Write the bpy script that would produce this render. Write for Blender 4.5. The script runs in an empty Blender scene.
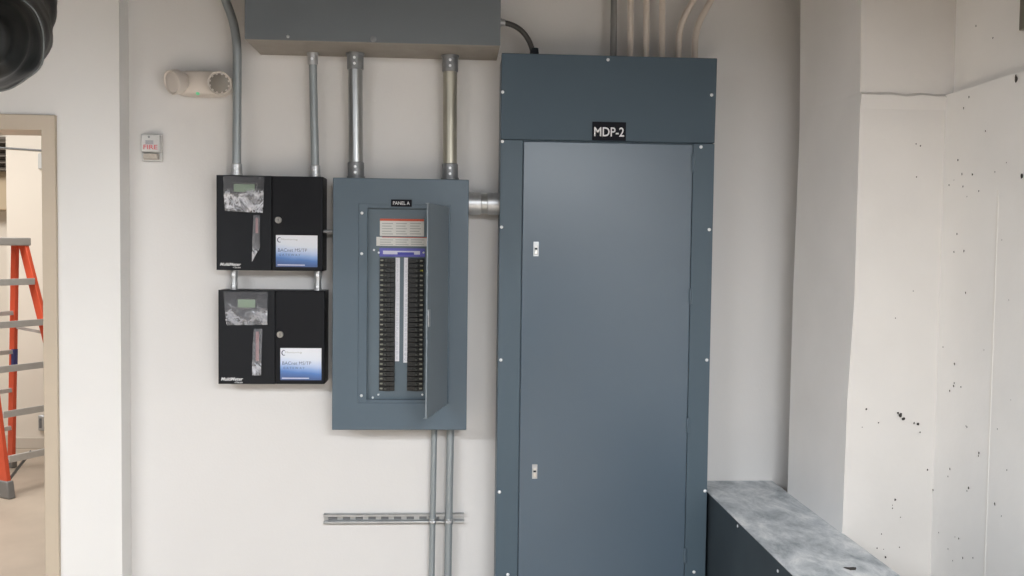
import bpy, bmesh, math, random
from mathutils import Vector, Matrix, noise
random.seed(7)
COL = bpy.context.scene.collection
SC = bpy.context.scene
PI = math.pi

# ------------------------------------------------------------------ camera
F = 930.0
CAM = Vector((0.0, -3.65, 1.65))
yaw, pitch, roll = 0.0612, 0.0440, 0.0125
cy, sy, cp, sp, cr, sr = math.cos(yaw), math.sin(yaw), math.cos(pitch), math.sin(pitch), math.cos(roll), math.sin(roll)
_r = Vector((cy, -sy, 0)); _f = Vector((sy, cy, 0)); _u = Vector((0, 0, 1))
FWD = _f * cp - _u * sp
_u2 = _u * cp + _f * sp
RIGHT = _r * cr + _u2 * sr
UP = _u2 * cr - _r * sr
cd = bpy.data.cameras.new('camera'); cam = bpy.data.objects.new('camera', cd); COL.objects.link(cam)
cam.matrix_world = Matrix(((RIGHT.x, UP.x, -FWD.x, CAM.x), (RIGHT.y, UP.y, -FWD.y, CAM.y), (RIGHT.z, UP.z, -FWD.z, CAM.z), (0, 0, 0, 1)))
cd.sensor_width = 36; cd.lens = F / 1024 * 36; cd.clip_start = 0.05
SC.camera = cam

def ray(px, py):
    return RIGHT * ((px - 512) / F) + UP * (-(py - 288) / F) + FWD
def P(px, py, y=0.0):                    # the point of the plane Y = y seen at a pixel
    d = ray(px, py); t = (y - CAM.y) / d.y
    return CAM + d * t
def PZ(px, py, z):
    d = ray(px, py); t = (z - CAM.z) / d.z
    return CAM + d * t
def PX(px, py, x):
    d = ray(px, py); t = (x - CAM.x) / d.x
    return CAM + d * t

# ------------------------------------------------------------------ materials
def s2l(c):
    return tuple(((v / 255) / 12.92 if v / 255 <= .04045 else ((v / 255 + .055) / 1.055) ** 2.4) for v in c)
def nd(nt, t, **kw):
    n = nt.nodes.new(t)
    for k, v in kw.items(): setattr(n, k, v)
    return n
def mat(name, rgb, rough=.5, metal=0, spec=.5, var=0.0, vscale=6, bump=0.0, bscale=40, coat=0, stretch=None):
    m = bpy.data.materials.new(name); m.use_nodes = True
    nt = m.node_tree; b = nt.nodes['Principled BSDF']
    c = s2l(rgb)
    b.inputs['Base Color'].default_value = (*c, 1)
    b.inputs['Roughness'].default_value = rough
    b.inputs['Metallic'].default_value = metal
    b.inputs['Specular IOR Level'].default_value = spec
    b.inputs['Coat Weight'].default_value = coat
    if var or bump:
        tc = nd(nt, 'ShaderNodeTexCoord'); mp = nd(nt, 'ShaderNodeMapping')
        nt.links.new(tc.outputs['Object'], mp.inputs['Vector'])
        if stretch: mp.inputs['Scale'].default_value = stretch
    if var:
        n = nd(nt, 'ShaderNodeTexNoise'); n.inputs['Scale'].default_value = vscale; n.inputs['Detail'].default_value = 5
        r = nd(nt, 'ShaderNodeValToRGB')
        r.color_ramp.elements[0].position = .3; r.color_ramp.elements[1].position = .7
        r.color_ramp.elements[0].color = (*[v * (1 - var) for v in c], 1)
        r.color_ramp.elements[1].color = (*[min(1, v * (1 + var)) for v in c], 1)
        nt.links.new(mp.outputs['Vector'], n.inputs['Vector']); nt.links.new(n.outputs['Fac'], r.inputs['Fac'])
        nt.links.new(r.outputs['Color'], b.inputs['Base Color'])
    if bump:
        n2 = nd(nt, 'ShaderNodeTexNoise'); n2.inputs['Scale'].default_value = bscale; n2.inputs['Detail'].default_value = 4
        bp = nd(nt, 'ShaderNodeBump'); bp.inputs['Strength'].default_value = bump; bp.inputs['Distance'].default_value = .01
        nt.links.new(mp.outputs['Vector'], n2.inputs['Vector']); nt.links.new(n2.outputs['Fac'], bp.inputs['Height'])
        nt.links.new(bp.outputs['Normal'], b.inputs['Normal'])
    return m

M = {}
M['wall'] = mat('painted_wall', (213, 211, 209), .55, var=.02, vscale=2.5, bump=.05, bscale=120)
M['wall_left'] = mat('painted_wall_left', (222, 221, 219), .55, var=.02, vscale=2, bump=.05, bscale=120)
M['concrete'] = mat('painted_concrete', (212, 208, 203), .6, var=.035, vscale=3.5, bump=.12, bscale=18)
M['conc_right_lit'] = mat('painted_concrete_right_lit', (244, 242, 239), .6, var=.03, vscale=3.5, bump=.12, bscale=18)  # same concrete, base lightened to make up for light this face lacks
M['conc_side_lit'] = mat('painted_concrete_side_lit', (242, 240, 238), .6, var=.03, vscale=3.5, bump=.1, bscale=18)  # column flank: extra light painted into the base colour
M['pit'] = mat('bug_hole_shadow', (62, 58, 55), .9)
M['seam'] = mat('paint_ridge', (240, 237, 232), .55)
M['frame_tan'] = mat('door_frame_paint', (190, 176, 157), .4, var=.015)
M['far_wall'] = mat('far_room_paint', (228, 220, 208), .6, var=.02, vscale=1.5)
M['tan_wall'] = mat('tan_bulkhead', (196, 178, 150), .6, var=.05, vscale=3)
M['floor'] = mat('concrete_floor', (188, 174, 158), .45, var=.12, vscale=2.2, bump=.02)
M['ceiling'] = mat('ceiling_paint', (96, 90, 84), .8, var=.03)
M['base'] = mat('baseboard_vinyl', (205, 196, 184), .5)
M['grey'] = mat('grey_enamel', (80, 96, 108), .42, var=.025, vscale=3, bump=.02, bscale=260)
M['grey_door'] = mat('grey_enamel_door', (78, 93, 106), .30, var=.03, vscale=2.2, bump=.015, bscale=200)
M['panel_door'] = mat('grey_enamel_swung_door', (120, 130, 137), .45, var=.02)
M['grey_trim'] = mat('grey_enamel_trim', (72, 88, 99), .48, spec=.4, var=.025, vscale=3)
M['trough_under_lit'] = mat('dusty_trough_bounce_lit', (138, 132, 124), .6, var=.1, vscale=12)  # dusty enamel with missing bounce light on the underside put into its colour
M['grey_top'] = mat('grey_enamel_cover', (70, 85, 96), .6, spec=.3, var=.025, vscale=3)
M['grey_light'] = mat('grey_enamel_inner', (88, 103, 113), .5, var=.02)
M['gap'] = mat('dark_gap', (30, 36, 42), .8)
M['trough'] = mat('grey_enamel_trough', (98, 104, 108), .5, var=.05, vscale=4)
M['black_box'] = mat('black_powder_coat', (25, 27, 31), .45, bump=.05, bscale=400, spec=.2)
M['black_door'] = mat('black_powder_coat_door', (21, 22, 26), .42, bump=.05, bscale=400, spec=.18)
M['black'] = mat('black_plastic', (17, 17, 18), .35)
M['breaker'] = mat('breaker_plastic', (22, 23, 23), .4)
M['toggle'] = mat('toggle_plastic', (62, 66, 62), .45)
M['rating'] = mat('rating_print', (128, 130, 118), .6)
M['yellow'] = mat('yellow_button', (150, 150, 40), .5)
M['emt'] = mat('galvanised_tube', (172, 174, 174), .34, metal=.85, var=.12, vscale=14, stretch=(1, 1, .15))
M['emt_grey'] = mat('dull_galvanised_tube', (150, 157, 160), .45, metal=.35, var=.06, vscale=14, stretch=(1, 1, .15))
M['emt_brass'] = mat('weathered_galvanised_tube', (176, 172, 158), .38, metal=.6, var=.2, vscale=16, stretch=(1, 1, .3))
M['zinc'] = mat('zinc_casting', (190, 192, 194), .4, metal=.75, var=.1, vscale=60)
M['zinc_dark'] = mat('steel_coupling', (128, 130, 132), .45, metal=.35, var=.12, vscale=40)
M['screw'] = mat('bright_screw', (232, 234, 236), .3, metal=.3)
M['silver'] = mat('bright_nickel', (205, 203, 198), .28, metal=.85)
M['white_pipe'] = mat('white_painted_tube', (206, 196, 186), .5, var=.02)
M['grey_pipe'] = mat('grey_tube', (122, 121, 120), .5, metal=.1)
M['flex'] = mat('flexible_metal_tube', (84, 82, 80), .4, metal=.6)
M['strut'] = mat('galvanised_strut', (182, 184, 185), .36, metal=.7, var=.1, vscale=30)
M['slot'] = mat('strut_slot_shadow', (112, 114, 116), .8)
M['white_plastic'] = mat('white_plastic', (206, 198, 190), .45)
M['grey_plastic'] = mat('light_grey_plastic', (196, 196, 194), .45)
M['lens_ring'] = mat('lamp_ring', (196, 190, 182), .35)
M['reflector'] = mat('lamp_reflector', (124, 118, 110), .45, metal=.1)
M['lens'] = mat('lamp_lens', (178, 172, 164), .15, var=.1, vscale=80)
M['lamp_white'] = mat('frosted_lamp_lens', (200, 193, 186), .3)
M['paper'] = mat('white_paper', (214, 214, 210), .6)
M['paper_print'] = mat('printed_text_grey', (168, 170, 168), .7)
M['red_stripe'] = mat('red_orange_print', (196, 84, 56), .6)
M['blue_label'] = mat('blue_label', (92, 92, 178), .5)
M['blue_dark'] = mat('blue_label_dark', (62, 66, 168), .5)
M['label_white'] = mat('label_white', (206, 208, 224), .5)
M['strip'] = mat('white_number_strip', (226, 226, 232), .55)
M['number_ink'] = mat('faint_number_ink', (186, 188, 196), .7)
M['ink'] = mat('printed_ink', (120, 124, 136), .7)
M['ink_dark'] = mat('printed_ink_dark', (78, 84, 108), .7)
M['txt_white'] = mat('white_lettering', (222, 222, 224), .6)
M['txt_red'] = mat('red_lettering', (206, 96, 104), .6)
M['nameplate'] = mat('engraved_black_plate', (18, 19, 27), .6, spec=.15)
M['lcd'] = mat('lcd_green', (122, 142, 118), .3)
M['red_led'] = mat('red_strip', (120, 70, 70), .4)
M['orange'] = mat('orange_fibreglass', (222, 92, 62), .45, var=.05, vscale=10)
M['alu'] = mat('aluminium', (206, 204, 201), .4, metal=.2, var=.05, vscale=20)
M['cap_grey'] = mat('grey_moulded_cap', (176, 173, 169), .5)
M['boot'] = mat('rubber_boot', (128, 126, 124), .6)
M['blue_sticker'] = mat('blue_sticker', (66, 72, 130), .5)
M['duct_black'] = mat('black_vinyl_wrap', (20, 21, 20), .42, spec=.35, var=.3, vscale=8, bump=.15, bscale=30)
M['ridge_glint'] = mat('grey_ridge_glint', (92, 96, 96), .4)  # lighter grey standing in for light caught on the duct ridge
M['louver'] = mat('dark_louver', (112, 104, 96), .5, metal=.3)
M['olive'] = mat('olive_box', (112, 108, 96), .5)

def led(name, rgb, e):
    m = mat(name, rgb, .4); b = m.node_tree.nodes['Principled BSDF']
    b.inputs['Emission Color'].default_value = (*s2l(rgb), 1); b.inputs['Emission Strength'].default_value = e
    return m
M['green_led'] = led('green_indicator', (110, 196, 150), 0.35)

def film_mat(name, base, crease, lo, hi, scale=12):
    """clear plastic sheet: nearly transparent where flat, with milky bands painting its creases and their glints"""
    m = bpy.data.materials.new(name); m.use_nodes = True; nt = m.node_tree
    b = nt.nodes['Principled BSDF']; o = nt.nodes['Material Output']
    b.inputs['Base Color'].default_value = (.72, .73, .78, 1); b.inputs['Roughness'].default_value = .22
    b.inputs['Specular IOR Level'].default_value = .9
    t = nd(nt, 'ShaderNodeBsdfTransparent'); mx = nd(nt, 'ShaderNodeMixShader')
    tc = nd(nt, 'ShaderNodeTexCoord'); n = nd(nt, 'ShaderNodeTexNoise'); n.inputs['Scale'].default_value = scale; n.inputs['Detail'].default_value = 4; n.inputs['Roughness'].default_value = .6; n.inputs['Distortion'].default_value = .5
    r = nd(nt, 'ShaderNodeValToRGB'); e = r.color_ramp.elements
    e[0].position = .36; e[0].color = (0, 0, 0, 1); e[1].position = .70; e[1].color = (0, 0, 0, 1)
    q = e.new(.50); q.color = (1, 1, 1, 1); q = e.new(.46); q.color = (.25, .25, .25, 1); q = e.new(.55); q.color = (.3, .3, .3, 1)  # pale bands paint in highlights as well as whitened creases
    sx = nd(nt, 'ShaderNodeSeparateXYZ'); mr = nd(nt, 'ShaderNodeMapRange'); mr.inputs['From Min'].default_value = hi; mr.inputs['From Max'].default_value = lo
    mu = nd(nt, 'ShaderNodeMath', operation='MULTIPLY'); ma = nd(nt, 'ShaderNodeMath', operation='MULTIPLY_ADD')
    ma.inputs[1].default_value = crease; ma.inputs[2].default_value = base
    L = nt.links.new
    L(tc.outputs['Object'], n.inputs['Vector']); L(n.outputs['Fac'], r.inputs['Fac']); L(tc.outputs['Generated'], sx.inputs[0]); L(sx.outputs['Z'], mr.inputs['Value'])
    L(r.outputs['Color'], mu.inputs[0]); L(mr.outputs[0], mu.inputs[1]); L(mu.outputs[0], ma.inputs[0]); L(ma.outputs[0], mx.inputs['Fac'])
    L(t.outputs[0], mx.inputs[1]); L(b.outputs[0], mx.inputs[2]); L(mx.outputs[0], o.inputs[0])
    return m
M['film'] = film_mat('crinkled_clear_film', .12, .80, .48, .70, 13)
M['film_smooth'] = film_mat('smooth_clear_film', .11, .42, .40, .66, 7)
M['film_strip'] = film_mat('clear_film_strip', .2, .55, .1, .5, 10)

def gradient_label():
    m = bpy.data.materials.new('blue_fade_label'); m.use_nodes = True; nt = m.node_tree; b = nt.nodes['Principled BSDF']
    tc = nd(nt, 'ShaderNodeTexCoord'); sx = nd(nt, 'ShaderNodeSeparateXYZ'); r = nd(nt, 'ShaderNodeValToRGB')
    n = nd(nt, 'ShaderNodeTexNoise'); n.inputs['Scale'].default_value = 3
    ma = nd(nt, 'ShaderNodeMath', operation='MULTIPLY_ADD'); ma.inputs[1].default_value = .12
    mb = nd(nt, 'ShaderNodeMath', operation='MULTIPLY_ADD'); mb.inputs[1].default_value = -.10
    e = r.color_ramp.elements
    e[0].position = 0; e[0].color = (*s2l((78, 96, 140)), 1)
    e[1].position = 1; e[1].color = (*s2l((222, 224, 230)), 1)
    for p, c in ((.10, (70, 98, 150)), (.24, (82, 122, 184)), (.36, (134, 164, 212)), (.52, (188, 202, 228)), (.68, (216, 222, 232))):
        q = e.new(p); q.color = (*s2l(c), 1)
    nt.links.new(tc.outputs['Generated'], sx.inputs[0]); nt.links.new(tc.outputs['Generated'], n.inputs['Vector'])
    nt.links.new(sx.outputs['X'], ma.inputs[0]); nt.links.new(sx.outputs['Z'], ma.inputs[2])
    nt.links.new(n.outputs['Fac'], mb.inputs[0]); nt.links.new(ma.outputs[0], mb.inputs[2])
    nt.links.new(mb.outputs[0], r.inputs['Fac']); nt.links.new(r.outputs['Color'], b.inputs['Base Color'])
    b.inputs['Roughness'].default_value = .45
    return m
M['fade'] = gradient_label()

def dusty():
    m = bpy.data.materials.new('dusty_sheet_metal'); m.use_nodes = True; nt = m.node_tree; b = nt.nodes['Principled BSDF']
    tc = nd(nt, 'ShaderNodeTexCoord'); mp = nd(nt, 'ShaderNodeMapping'); mp.inputs['Scale'].default_value = (1.5, .8, 1); mp.inputs['Rotation'].default_value = (0, 0, .7)
    n = nd(nt, 'ShaderNodeTexNoise'); n.inputs['Scale'].default_value = 7.0; n.inputs['Detail'].default_value = 12; n.inputs['Roughness'].default_value = .72; n.inputs['Distortion'].default_value = .35
    r = nd(nt, 'ShaderNodeValToRGB'); e = r.color_ramp.elements
    e[0].position = .3; e[0].color = (*s2l((126, 135, 143)), 1); e[1].position = .72; e[1].color = (*s2l((240, 241, 241)), 1)
    q = e.new(.5); q.color = (*s2l((190, 195, 199)), 1)
    nt.links.new(tc.outputs['Object'], mp.inputs[0]); nt.links.new(mp.outputs[0], n.inputs['Vector']); nt.links.new(n.outputs['Fac'], r.inputs['Fac'])
    nt.links.new(r.outputs[0], b.inputs['Base Color']); b.inputs['Roughness'].default_value = .6
    return m
M['dusty'] = dusty()
M['curb_side'] = mat('grey_enamel_scuffed', (60, 70, 77), .55, spec=.3, var=.14, vscale=4)

# ------------------------------------------------------------------ mesh builder
WLOC = {}
class MB:
    def __init__(s): s.v = []; s.f = []; s.mi = []; s.cur = 0
    def slot(s, i): s.cur = i; return s
    def add(s, vs, fs):
        o = len(s.v); s.v += [Vector(v) for v in vs]
        for f in fs: s.f.append([i + o for i in f]); s.mi.append(s.cur)
        return s
    def box(s, x0, x1, y0, y1, z0, z1):
        x0, x1 = sorted((x0, x1)); y0, y1 = sorted((y0, y1)); z0, z1 = sorted((z0, z1))
        v = [(x0, y0, z0), (x1, y0, z0), (x1, y1, z0), (x0, y1, z0), (x0, y0, z1), (x1, y0, z1), (x1, y1, z1), (x0, y1, z1)]
        return s.add(v, [(0, 3, 2, 1), (4, 5, 6, 7), (0, 1, 5, 4), (1, 2, 6, 5), (2, 3, 7, 6), (3, 0, 4, 7)])
    def hexa(s, b, t):                    # bottom quad (ccw from above), top quad
        return s.add(list(b) + list(t), [(0, 3, 2, 1), (4, 5, 6, 7), (0, 1, 5, 4), (1, 2, 6, 5), (2, 3, 7, 6), (3, 0, 4, 7)])
    def bar(s, a, b, wv, dv):             # bar from a to b, full width vector wv and depth vector dv
        a, b, wv, dv = Vector(a), Vector(b), Vector(wv) / 2, Vector(dv) / 2
        q = lambda p: [p - wv - dv, p + wv - dv, p + wv + dv, p - wv + dv]
        return s.hexa(q(a), q(b))
    def frame(s, x0, x1, z0, z1, a0, a1, c0, c1, y0, y1):
        v = []
        for y in (y0, y1):
            v += [(x0, y, z0), (x1, y, z0), (x1, y, z1), (x0, y, z1), (a0, y, c0), (a1, y, c0), (a1, y, c1), (a0, y, c1)]
        f = []
        for i in range(4):
            j = (i + 1) % 4
            f += [(i, j, 4 + j, 4 + i), (8 + j, 8 + i, 12 + i, 12 + j), (j, i, 8 + i, 8 + j), (4 + i, 4 + j, 12 + j, 12 + i)]
        return s.add(v, f)
    def tube(s, pts, r, n=20, caps=True, radii=None):
        pts = [Vector(p) for p in pts]; rings = []
        t0 = (pts[1] - pts[0]).normalized()
        u = t0.orthogonal().normalized()
        for i, p in enumerate(pts):
            t = (pts[min(i + 1, len(pts) - 1)] - pts[max(i - 1, 0)]).normalized()
            u = (u - t * u.dot(t)).normalized(); w = t.cross(u)
            rr = radii[i] if radii else r
            rings.append([p + (u * math.cos(2 * PI * k / n) + w * math.sin(2 * PI * k / n)) * rr for k in range(n)])
        o = len(s.v); s.v += [v for R in rings for v in R]
        for i in range(len(rings) - 1):
            for k in range(n):
                k2 = (k + 1) % n
                s.f.append([o + i * n + k, o + i * n + k2, o + (i + 1) * n + k2, o + (i + 1) * n + k]); s.mi.append(s.cur)
        if caps:
            s.f.append([o + k for k in range(n)][::-1]); s.mi.append(s.cur)
            s.f.append([o + (len(rings) - 1) * n + k for k in range(n)]); s.mi.append(s.cur)
        return s
    def lathe(s, c, axis, prof, n=24):    # prof: (distance along axis, radius)
        c = Vector(c); a = Vector(axis).normalized()
        pts = [c + a * d for d, r in prof]
        u = a.orthogonal().normalized(); w = a.cross(u); o = len(s.v)
        for (d, r) in prof:
            s.v += [c + a * d + (u * math.cos(2 * PI * k / n) + w * math.sin(2 * PI * k / n)) * r for k in range(n)]
        for i in range(len(prof) - 1):
            for k in range(n):
                k2 = (k + 1) % n
                s.f.append([o + i * n + k, o + i * n + k2, o + (i + 1) * n + k2, o + (i + 1) * n + k]); s.mi.append(s.cur)
        s.f.append([o + k for k in range(n)][::-1]); s.mi.append(s.cur)
        s.f.append([o + (len(prof) - 1) * n + k for k in range(n)]); s.mi.append(s.cur)
        return s
    def prism_y(s, outline, y0, y1):      # outline in (x, z), extruded along Y
        n = len(outline)
        v = [(x, y0, z) for x, z in outline] + [(x, y1, z) for x, z in outline]
        f = [tuple(range(n)), tuple(range(2 * n - 1, n - 1, -1))]
        for i in range(n):
            j = (i + 1) % n; f.append((i, i + n, j + n, j))
        return s.add(v, f)
    def rot(s, piv, ang):                 # turn everything about the vertical line through piv
        R = Matrix.Rotation(ang, 3, 'Z'); piv = Vector(piv)
        s.v = [R @ (v - piv) + piv for v in s.v]; return s
    def build(s, name, ms, parent=None, bevel=0, smooth=True, sharp=35, seg=2):
        me = bpy.data.meshes.new(name)
        if parent is not None: L = WLOC[parent.name]
        else:
            mn = Vector([min(v[i] for v in s.v) for i in range(3)]); mx = Vector([max(v[i] for v in s.v) for i in range(3)])
            L = Vector(((mn.x + mx.x) / 2, (mn.y + mx.y) / 2, mn.z))
        me.from_pydata([tuple(v - L) for v in s.v], [], s.f)
        ms = ms if isinstance(ms, (list, tuple)) else [ms]
        for m in ms: me.materials.append(M[m] if isinstance(m, str) else m)
        for p, i in zip(me.polygons, s.mi): p.material_index = i
        bm = bmesh.new(); bm.from_mesh(me)
        bmesh.ops.recalc_face_normals(bm, faces=bm.faces); bm.to_mesh(me); bm.free()
        if smooth:
            for p in me.polygons: p.use_smooth = True
            me.set_sharp_from_angle(angle=math.radians(sharp))
        o = bpy.data.objects.new(name, me); COL.objects.link(o)
        if parent is not None: o.parent = parent
        else: o.location = L
        WLOC[o.name] = L.copy()
        if bevel:
            b = o.modifiers.new('bevel', 'BEVEL'); b.width = bevel; b.segments = seg; b.limit_method = 'ANGLE'; b.angle_limit = math.radians(40)
        return o

def tag(o, label, cat, group=None, kind=None):
    if label: o['label'] = label
    if cat: o['category'] = cat
    if group: o['group'] = group
    if kind: o['kind'] = kind
    return o
def thing(name, label, cat, loc, group=None):
    o = bpy.data.objects.new(name, None); o.empty_display_size = .1; COL.objects.link(o)
    o.location = loc; WLOC[o.name] = Vector(loc)
    return tag(o, label, cat, group)
def struct(o):
    o['kind'] = 'structure'; return o
def copy_tree(o, parent=None, loc=None):
    c = o.copy(); COL.objects.link(c)
    if parent is not None: c.parent = parent
    if loc is not None: c.location = loc
    for ch in o.children: copy_tree(ch, c)
    return c

def text(body, name, m, parent, c, height, width=None, shear=0, bold=0.0, spacing=1.0, line=1.0, ang=0, align='CENTER'):
    """raised lettering facing -Y, centred on the point c"""
    cu = bpy.data.curves.new('lettering', 'FONT'); cu.body = body; cu.size = 1; cu.shear = shear; cu.offset = bold
    cu.space_character = spacing; cu.space_line = line; cu.align_x = align; cu.resolution_u = 3; cu.extrude = .01
    to = bpy.data.objects.new('lettering', cu); COL.objects.link(to)
    dg = bpy.context.evaluated_depsgraph_get()
    me = bpy.data.meshes.new_from_object(to.evaluated_get(dg))
    bpy.data.objects.remove(to); bpy.data.curves.remove(cu)
    vs = [v.co.copy() for v in me.vertices]
    x0, x1 = min(v.x for v in vs), max(v.x for v in vs); y0, y1 = min(v.y for v in vs), max(v.y for v in vs)
    k = height / (y1 - y0); kx = width / (x1 - x0) if width else k
    b = MB(); c = Vector(c)
    b.v = [Vector((c.x + (v.x - (x0 + x1) / 2) * kx, c.y - v.z * .02, c.z + (v.y - (y0 + y1) / 2) * k)) for v in vs]
    b.f = [list(p.vertices) for p in me.polygons]; b.mi = [0] * len(b.f)
    bpy.data.meshes.remove(me)
    return b.build(name, m, parent, smooth=False)

def screw(p, parent, r=.0055, m='screw', name='screw'):
    p = Vector(p)
    b = MB().lathe(p, (0, -1, 0), [(-.001, r), (.0015, r), (.003, r * .75), (.0036, r * .35)], 12)
    return b.build(name, m, parent)

def arc(p0, p1, p2, n=10):              # quadratic bend
    p0, p1, p2 = Vector(p0), Vector(p1), Vector(p2)
    return [p0 * (1 - t) ** 2 + p1 * 2 * t * (1 - t) + p2 * t * t for t in [i / n for i in range(n + 1)]]

# ------------------------------------------------------------------ the setting
YL = -.10                                # face of the left wall section
CZ = 3.3
xc = (P(120.5, 200, YL).x + P(129, 200, 0).x) / 2
struct(MB().box(xc - .02, 2.4, 0, .12, 0, CZ).build('wall_back', 'wall', smooth=False))
xo = P(43.5, 200, YL).x                  # right edge of the doorway
xo_l = xo - .98
zh = P(35, 130.5, YL).z
struct(MB().box(xo + .012, xc, YL, .06, 0, CZ).box(xo_l - .012, xo + .012, YL, .06, zh + .012, CZ).box(-5.2, xo_l - .012, YL, .06, 0, CZ).build('wall_left', 'wall_left', smooth=False))
# hollow metal door frame
xf = P(57.5, 200, YL).x
zf = P(35, 115, YL).z
wj = xf - xo
f = MB()
xl_ = xo_l - wj
f.add([(x, y, z) for y in (YL - .016, YL + .006) for x, z in ((xf, 0), (xf, zf), (xl_, zf), (xl_, 0), (xo_l, 0), (xo_l, zh), (xo, zh), (xo, 0))],
      [(0, 1, 6, 7), (1, 2, 5, 6), (2, 3, 4, 5), (8, 15, 14, 9), (9, 14, 13, 10), (10, 13, 12, 11)] + [(i, (i + 1) % 8, (i + 1) % 8 + 8, i + 8) for i in range(8)])
f.box(xo, xo + .012, YL, .075, 0, zh).box(xo_l - .012, xo_l, YL, .075, 0, zh).box(xo_l - .012, xo + .012, YL, .075, zh, zh + .012)
struct(f.build('door_1', 'frame_tan', bevel=.003))
# floor and ceiling
fl = MB().box(-8, 3.2, -8, 8, -.1, 0); struct(fl.build('floor', 'floor', smooth=False))
struct(MB().box(-8, 3.2, -8, 8, CZ, CZ + .1).build('ceiling', 'ceiling', smooth=False))
# the room beyond the doorway
YF = 3.92
xe = P(7, 250, YF).x
struct(MB().box(xe, 2.0, YF, YF + .12, 0, CZ).box(xe, xe + .12, YF + .06, YF + .5, 0, CZ).box(-8, xe, YF + .5, YF + .6, 0, CZ).build('wall_far', 'far_wall', smooth=False))
struct(MB().box(xe, 2.0, YF - .012, YF, 0, .085).build('baseboard_far', 'base', bevel=.003))
b = P(7, 171, YF + .3); b2 = P(7, 210, YF + .3)
struct(MB().box(-6.5, xe - .002, YF + .3, YF + .5, b2.z, b.z).build('trim_1', 'tan_wall', bevel=.01))

# concrete column and right wall
zc = None
yfm = -.20                               # front of the tall panel
# metal trough box along the column: top height from its left edge where it leaves the tall panel
zc = P(709.2, 493.4, yfm + .005).z
cxl = P(709.6, 493.4, yfm + .005).x
pr = PZ(787.5, 492, zc); pr2 = PZ(898, 574.7, zc)
cxr = (pr.x + pr2.x) / 2
YB = PX(788, 492, cxr).y                 # rear edge of the column
YC = PX(842.5, 531.5, cxr).y             # front edge of the column
def polyX(pts, y):
    q = sorted(((P(px, py, y).z, P(px, py, y).x) for px, py in pts))
    def fn(z):
        if z <= q[0][0]: a, c = q[0], q[1]
        elif z >= q[-1][0]: a, c = q[-2], q[-1]
        else:
            for a, c in zip(q, q[1:]):
                if a[0] <= z <= c[0]: break
        return a[1] + (c[1] - a[1]) * (z - a[0]) / (c[0] - a[0])
    return fn
fb = polyX([(787.5, 492), (792.8, 300), (799.6, 130), (800.6, 0)], YB)
ff = polyX([(841.5, 531), (846.5, 400), (853.5, 300), (859.5, 100), (861, 90), (861.5, 0)], YC)
fr = polyX([(931, 500), (940, 250), (947, 110), (952, 88), (953.5, 0)], YC)
zs_seam = P(900, 94, YC).z
XR = P(940, 250, YC).x
zl = sorted([0, .4, zc - .05, P(850, 480, YC).z, P(850, 400, YC).z, P(850, 300, YC).z, P(850, 200, YC).z, zs_seam - .05, zs_seam - .006, zs_seam + .004, zs_seam + .05, P(850, 40, YC).z, CZ])
col = MB()
def bump_y(z):                            # the lower pour stands a little proud of the upper one
    if abs(z - zs_seam + .006) < .001: return -.012
    return -.006 if z < zs_seam else .004
rows = []
for z in zl:
    xb, xf_, xr_ = fb(z), ff(z), fr(z)
    yf_ = YC + bump_y(z)
    nx = 6
    row = [(xb, YB, z), ((xb * .66 + xf_ * .34), YB * .66 + yf_ * .34, z), ((xb * .33 + xf_ * .67), YB * .33 + yf_ * .67, z)]
    for i in range(nx + 1):
        t = i / nx; wob = .004 * noise.noise(Vector((t * 3, z * 2, 3)))
        xx = xf_ + (xr_ - xf_) * t + (0 if t < 1 else .0)
        row.append((xx, yf_ + wob * (0 < i < nx), z + (.006 * noise.noise(Vector((t * 7, 1, z))) if abs(z - zs_seam) < .03 else 0)))
    row += [(XR + .3, yf_, z), (XR + .3, YB, z)]
    rows.append(row)
n = len(rows[0])
for i in range(len(rows) - 1):
    o = len(col.v)
    col.v += [Vector(v) for v in rows[i] + rows[i + 1]]
    for k in range(n):
        k2 = (k + 1) % n
        col.f.append([o + k, o + k2, o + n + k2, o + n + k]); col.mi.append(2 if k < 3 else 0)
def pit(mb, c, nrm, up, r, seed):
    rnd = random.Random(seed); c = Vector(c); nrm = Vector(nrm); up = Vector(up); w = nrm.cross(up)
    k = 9; a0 = rnd.random() * 6
    el = .6 + rnd.random() * .4
    vs = [c + nrm * .0035 + (up * math.cos(2 * PI * i / k) + w * math.sin(2 * PI * i / k) * el) * r * (.7 + .5 * rnd.random()) for i in range(k)]
    vs = [v for v in vs]
    mb.cur = 1; mb.add(vs, [tuple(range(k))]); mb.cur = 0
cpits = [(865.8, 409, 1.1), (900, 415, 2.2), (903, 418.5, 1.8), (897.5, 413, 1.3), (913.5, 422.8, 1.2), (917.5, 424, 1.4), (919.5, 432, .8), (861.7, 427, .7), (878, 422.5, .8), (894.7, 499.4, 1.4), (892, 508, .8), (881, 533.7, .7), (876.5, 547.8, .8),
         (885, 557, 1.2), (899, 547, .7), (892, 505, .6), (915.6, 144, .8), (920, 146, .8), (916, 177, .8), (912.8, 291, .6), (895, 318, .6), (927, 469.5, 1.0), (883, 549, .6), (900, 517, .6)]
for i, (px, py, r) in enumerate(cpits):
    p = P(px, py, YC - .006); pit(col, p, (0, -1, 0), (0, 0, 1), r * .0034, i)
colo = struct(col.build('wall_column', ['concrete', 'pit', 'conc_side_lit'], sharp=25))

XU = XR + .030
rw = MB().box(XR, XR + .3, -8, YC + .02, 0, zs_seam).box(XU, XR + .3, -8, YC + .02, zs_seam, CZ)
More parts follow.
